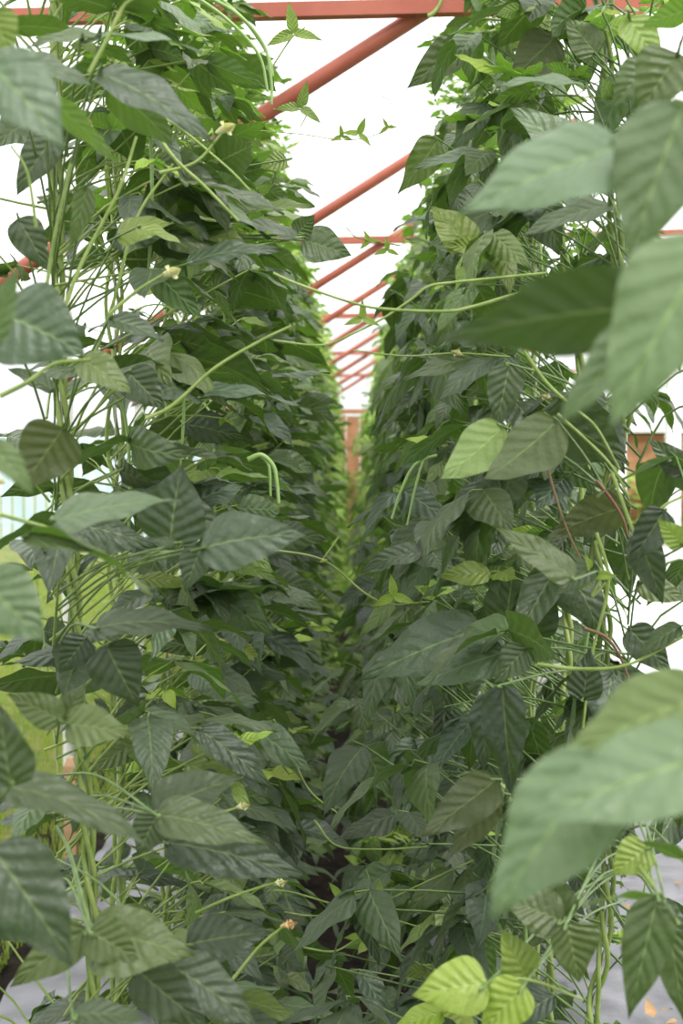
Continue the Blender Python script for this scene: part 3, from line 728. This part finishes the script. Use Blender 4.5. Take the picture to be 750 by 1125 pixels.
# ------------------------------------------------------------------ steel frame
def beam_z(x): return 2.700 + 0.021 * x
PZ = lambda x: 2.586 + 0.63 * x
def steel(name, y, beam, label, cat, group):
    XP = -1.22
    root = empty(name, (XP, y, 0))
    m = MB(); m.tube(np.array([[0, 0.075, 0], [0, 0.075, 1.4], [0, 0.075, 2.74]]), 0.026, 16); m.build('post', M['white_paint'], root)
    m = MB(); xs = np.array([XP - 0.03, -0.8, -0.2, 0.6, 1.25]); m.tube(np.stack([xs - XP, 0 * xs + 0.045, PZ(xs)], 1), 0.0235, 20); m.build('slanted_pipe', M['red'], root)
    if beam:
        x1 = 4.6 - XP; m = MB(); a = beam_z(XP); b = beam_z(4.6)
        v = [(-0.1, -0.02, a - 0.02), (x1, -0.02, b - 0.02), (x1, 0.02, b - 0.02), (-0.1, 0.02, a - 0.02), (-0.1, -0.02, a + 0.02), (x1, -0.02, b + 0.02), (x1, 0.02, b + 0.02), (-0.1, 0.02, a + 0.02)]
        m.add(v, [(0,3,2,1),(4,5,6,7),(0,1,5,4),(1,2,6,5),(2,3,7,6),(3,0,4,7)])
        m.build('cross_beam', M['red'], root, smooth=False)
        m = MB(); m.tube(np.array([[x1, 0.0, 0], [x1, 0.0, 1.4], [x1, 0.0, 2.95]]), 0.028, 16); m.build('post', M['white_paint'], root)
    tag(root, label, cat, group)
ords = ['nearest', 'second', 'third', 'fourth', 'fifth']
for k in range(9):
    y = 3.92 + 2.0 * k
    if k % 2 == 0:
        steel('roof_truss', y, True, '%s red painted steel frame with a level cross beam and a slanted pipe' % ords[k // 2], 'roof frame', 'red steel roof frames')
    else:
        steel('roof_strut', y, False, 'lone slanted red pipe without a beam, %s one from the camera' % ('first', 'second', 'third', 'fourth')[k // 2], 'pipe', 'lone slanted roof pipes')
for s, X0 in (('left', XL), ('right', XR)):
    m = MB(); m.tube(np.array([[X0, 0.2, 2.737], [X0, 8, 2.737], [X0, 20.3, 2.737]]), 0.0022, 6)
    tag(m.build('support_wire', M['wire']), 'thin metal wire along the top of the %s plant row' % s, 'wire')

# roof film: low gable over the frames
m = MB()
prof = [(-3.2, 2.95), (-2.0, 3.25), (-0.8, 3.5), (0.4, 3.68), (1.3, 3.74), (2.4, 3.6), (3.6, 3.35), (5.0, 3.02)]
ys = np.linspace(-1.5, 20.6, 12)
v = [(x, y, z) for y in ys for x, z in prof]; n_ = len(prof)
q = [(i * n_ + j, i * n_ + j + 1, (i + 1) * n_ + j + 1, (i + 1) * n_ + j) for i in range(len(ys) - 1) for j in range(n_ - 1)]
m.add(v, q); tag(m.build('ceiling', M['film']), 'white translucent film roof', kind='structure')
# end wall of the tunnel
m = MB(); m.add([(-3.2, 20.6, 2.2), (5.0, 20.6, 2.2), (5.0, 20.6, 3.02), (1.3, 20.6, 3.74), (-3.2, 20.6, 2.2), (1.3, 20.6, 3.74), (0.0, 20.6, 3.6), (-3.2, 20.6, 2.95)], [(0, 1, 2, 3), (4, 5, 6, 7)])
tag(m.build('wall_back', M['film'], smooth=False), 'white film closing the upper far end', kind='structure')
root = empty('garden_door', (0, 20.5, 0))
for k in range(5):
    m = MB(); m.box((-0.50 + 0.2 * k, -0.02, 0.02), (-0.31 + 0.2 * k, 0.02, 2.15)); m.build('board', M['door'], root, smooth=False)
for z in (0.4, 1.7):
    m = MB(); m.box((-0.48, -0.05, z), (0.48, -0.02, z + 0.1)); m.build('crossbar', M['door'], root, smooth=False)
m = MB(); m.box((-0.58, -0.04, 0), (-0.51, 0.04, 2.25)); m.box((0.50, -0.04, 0), (0.57, 0.04, 2.25)); m.box((-0.58, -0.04, 2.18), (0.57, 0.04, 2.25)); m.build('door_frame', M['door'], root, smooth=False)
tag(root, 'brown wooden door at the far end of the aisle', 'door')

# ------------------------------------------------------------------ ground
def sheet(name, x0, x1, y0, y1, z, mat, nx, ny, amp, freq=5.0, kind='structure', bow=0.0):
    X, Y = np.meshgrid(np.linspace(x0, x1, nx), np.linspace(y0, y1, ny))
    Z = z + amp * (np.sin(X * freq * 2.3 + 1.3 * np.sin(Y * freq)) * np.sin(Y * freq * 1.7 + X * 3) + 0.6 * np.sin(X * freq * 5.1 + Y * 2.2) * np.sin(Y * freq * 4.3 + 1.1 * X * freq))
    Z = Z + bow * np.sin(np.pi * (X - x0) / (x1 - x0))
    i = np.arange(ny - 1)[:, None]; j = np.arange(nx - 1)[None]
    q = np.stack([i * nx + j, i * nx + j + 1, (i + 1) * nx + j + 1, (i + 1) * nx + j], -1).reshape(-1, 4)
    m = MB(); m.add(np.stack([X, Y, Z], -1).reshape(-1, 3), q)
    o = m.build(name, mat); o['kind'] = kind; return o
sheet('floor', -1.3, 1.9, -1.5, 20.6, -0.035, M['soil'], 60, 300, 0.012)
tag(sheet('mulch_film', 0.22, 1.85, -1.2, 20.4, 0.0, M['mulch'], 70, 500, 0.010, 6.0, bow=0.03), 'wrinkled grey plastic film under the right row')
tag(sheet('mulch_film', -0.95, -0.24, -1.2, 20.4, 0.0, M['mulch'], 30, 500, 0.010, 6.0, bow=0.03), 'wrinkled grey plastic film under the left row')
sheet('lawn', -40, -1.0, -2, 70, -0.05, M['grass_base'], 60, 100, 0.02, 0.7)
sheet('field', 1.8, 40, -2, 70, -0.07, M['grass_base'], 60, 100, 0.02, 0.7)
sheet('far_field', -1.6, 2.4, 20.5, 70, -0.05, M['grass_base'], 10, 50, 0.01, 0.7)
o = sheet('ground_sheet', 1.9, 6.0, 2.0, 24.0, 0.03, M['sheet'], 60, 300, 0.02, 4.0); del o['kind']
tag(o, 'bright white sheet laid on the ground beyond the right row', 'sheet')
# grass
n = 42000
gx = -1.02 - 4.5 * RS.rand(n) ** 1.6; gy = 2.5 + 18 * RS.rand(n)
h = 0.03 + 0.06 * RS.rand(n); a = RS.rand(n) * 6.28; w = 0.004
b0 = np.stack([gx, gy, np.full(n, -0.06)], 1); side_ = np.stack([np.cos(a), np.sin(a), 0 * a], 1)
lean = np.stack([-np.sin(a), np.cos(a), 0 * a], 1) * (h * 0.5)[:, None]
up = np.stack([0 * h, 0 * h, h + 0.03], 1)
v = np.stack([b0 - side_ * w, b0 + side_ * w, b0 + side_ * w * 0.7 + up * 0.6 + lean * 0.3, b0 - side_ * w * 0.7 + up * 0.6 + lean * 0.3,
              b0 + side_ * 0.0005 + up + lean, b0 - side_ * 0.0005 + up + lean], 1).reshape(-1, 3)
q = np.array([(0, 1, 2, 3), (3, 2, 4, 5)])[None] + (np.arange(n) * 6)[:, None, None]
m = MB(); m.add(v, q.reshape(-1, 4))
tag(m.build('grass', M['blade']), 'short bright green grass outside the left row', 'grass', kind='stuff')
# dry leaf litter on the film
m = MB(); n = 900
lx = np.concatenate([RS.uniform(0.75, 1.85, n // 2), RS.normal(1.62, 0.10, n - n // 2)]); ly = RS.uniform(2.5, 12, n)
a = RS.rand(n) * 6.28
leaflets(m, np.stack([lx, ly, np.full(n, 0.035) + RS.rand(n) * 0.012], 1), np.stack([np.cos(a), np.sin(a), RS.normal(0, 0.15, n)], 1),
         np.stack([RS.normal(0, 0.3, n), RS.normal(0, 0.3, n), np.ones(n)], 1), RS.uniform(0.02, 0.06, n), 0.6, bend=RS.uniform(-0.8, 0.8, n), nu=2, nv=4)
tag(m.build('leaf_litter', M['litter']), 'brown dry leaf litter scattered on the grey film', 'leaf litter', kind='stuff')
# stakes
for (px, py, d, hgt, wd) in ((75, 0, 5.0, 0.40, 'nearest'), (183, 0, 7.4, 0.34, 'second'), (184, 0, 9.6, 0.55, 'farthest')):
    x = (px - 388) / FPX * d; root = None
    m = MB(); m.box((-0.022, -0.022, -0.06), (0.022, 0.022, hgt - 0.03))
    m.add([(-0.022,-0.022,hgt-0.03),(0.022,-0.022,hgt-0.03),(0.022,0.022,hgt-0.03),(-0.022,0.022,hgt-0.03),(-0.01,-0.01,hgt),(0.01,-0.01,hgt),(0.01,0.01,hgt),(-0.01,0.01,hgt)],
          [(4,5,6,7),(0,1,5,4),(1,2,6,5),(2,3,7,6),(3,0,4,7)])
    o = m.build('wooden_stake', M['wood'], smooth=False); o.location = (x, d, 0)
    tag(o, 'short tan wooden stake on the grass behind the left row, the %s one' % wd, 'stake', 'wooden stakes at the left')
# yellow flowering weeds
for k, (px, d, hh) in enumerate(((38, 8.2, 0.92), (118, 8.4, 1.02), (156, 8.0, 1.04))):
    x = (px - 388) / FPX * d; root = empty('yellow_flower', (x, d, -0.05))
    m = MB(); m.tube(curve([(0, 0, 0), (0.02, 0, hh / 2), (0, 0, hh)], 10), 0.005, 6); m.build('stem', M['stem'], root)
    m = MB(); nn = 14
    leaflets(m, np.stack([0 * np.arange(nn), 0 * np.arange(nn), np.linspace(0.1, hh - 0.1, nn)], 1), np.stack([np.cos(np.arange(nn) * 2.4), np.sin(np.arange(nn) * 2.4), 0.3 + 0 * np.arange(nn)], 1),
             np.array([(0, 0, 1.0)] * nn), 0.12, 0.4, bend=0.7, age=0.6, nu=4, nv=6)
    m.build('foliage', M['leaf'], root)
    for j in range(7):
        a = j * 0.9; c = np.array([0.06 * math.cos(a), 0.05 * math.sin(a), hh + 0.03 * math.sin(j * 2.1)])
        m = MB(); an = np.arange(6) * 1.047
        leaflets(m, np.array([c] * 6), np.stack([np.cos(an), 0 * an - 0.4, np.sin(an)], 1), np.array([(0, -1, 0.2)] * 6), 0.026, 0.7, bend=0.2, nu=3, nv=4)
        m.build('flower', M['yellow'], root)
    tag(root, 'tall weed with yellow flowers behind the left row, %s of three' % ('leftmost', 'middle one', 'rightmost')[k], 'flower', 'yellow flowering weeds')
# pale blue slatted fence far left
root = empty('metal_fence', (-16, 27, 0))
for k in range(60):
    m = MB(); m.box((k * 0.22, 0, -0.1), (k * 0.22 + 0.17, 0.03, 1.95)); m.build('slat', M['fence'], root, smooth=False)
for z in (0.3, 1.5):
    m = MB(); m.box((0, 0.03, z), (13.2, 0.08, z + 0.08)); m.build('rail', M['fence'], root, smooth=False)
tag(root, 'pale blue fence of upright slats far behind the lawn', 'fence')
# white posts and brown shed far right
for k, (px, d) in enumerate(((738, 12.5), (680, 15.5), (642, 18.5))):
    x = (px - 388) / FPX * d
    m = MB(); m.box((-0.06, -0.06, -0.1), (0.06, 0.06, 2.3)); m.box((-0.08, -0.08, -0.1), (0.08, 0.08, 0.12)); m.box((-0.08, -0.08, 2.3), (0.08, 0.08, 2.36))
    o = m.build('white_post', M['white_paint'], smooth=False); o.location = (x, d, 0)
    tag(o, 'white square post beyond the right row, %s' % ('the one nearest the right edge', 'the middle one', 'the farthest one')[k], 'post', 'white posts at the right')
root = empty('brown_shed', (7.4, 31, 0))
for k in range(14):
    m = MB(); m.box((-1.6, -0.02 - 0.012 * (k % 2), k * 0.145 - 0.1), (2.4, 0.04, k * 0.145 + 0.045)); m.build('board', M['door'], root, smooth=False)
m = MB(); m.box((-1.58, 0.05, -0.1), (2.38, 2.4, 2.1)); m.build('wall', M['door'], root, smooth=False)
m = MB(); m.box((-1.8, -0.3, 2.14), (2.6, 2.6, 2.24)); m.build('roof', M['white_paint'], root, smooth=False)
tag(root, 'low brown boarded shed far beyond the right row', 'shed')
m = MB(); n = 2600
a = RS.rand(n) * 6.28; cx = RS.uniform(2, 24, n); cz = RS.uniform(0, 1, n) * (1.6 + 0.5 * np.sin(cx * 1.7)); cy = 31 + RS.normal(0, 0.5, n)
leaflets(m, np.stack([cx, cy, cz], 1), np.stack([np.cos(a), np.sin(a), RS.normal(0, 0.4, n)], 1), np.stack([0 * a, -0.5 + 0 * a, 1 + 0 * a], 1), RS.uniform(0.2, 0.4, n), 0.6, age=0.5, rnd=RS.rand(n), nu=2, nv=3)
tag(m.build('hedge', M['leaf']), 'low green hedge along the far edge of the field at the right', 'hedge')

# ------------------------------------------------------------------ light
w = bpy.data.worlds.new('world'); sc.world = w; w.use_nodes = True
nt = w.node_tree; nt.nodes.clear(); N = NT(nt)
bg = N.n('ShaderNodeBackground'); tc = N.n('ShaderNodeTexCoord'); sp = N.n('ShaderNodeSeparateXYZ'); N.l(tc.outputs['Generated'], sp.inputs[0])
cr = N.n('ShaderNodeValToRGB'); cr.color_ramp.elements[0].position = 0.0; cr.color_ramp.elements[0].color = (0.40, 0.41, 0.42, 1)
cr.color_ramp.elements[1].position = 0.9; cr.color_ramp.elements[1].color = (1.0, 1.0, 1.0, 1)
N.l(sp.outputs[2], cr.inputs[0]); N.l(cr.outputs[0], bg.inputs[0]); bg.inputs[1].default_value = 2.85
ow = N.n('ShaderNodeOutputWorld'); N.l(bg.outputs[0], ow.inputs[0])
sd = bpy.data.lights.new('sun', 'SUN'); sd.energy = 5.0; sd.angle = R(25); sd.color = (1.0, 0.98, 0.94)
so = bpy.data.objects.new('sun', sd); C.objects.link(so); so.rotation_euler = (R(28), R(22), R(20))

sc.view_settings.view_transform = 'Standard'; sc.view_settings.look = 'None'
sc.view_settings.exposure = 0.0; sc.view_settings.gamma = 1.0; sc.view_settings.use_curve_mapping = False
sc.cycles.max_bounces = 8; sc.cycles.diffuse_bounces = 4; sc.cycles.transmission_bounces = 4; sc.cycles.transparent_max_bounces = 6
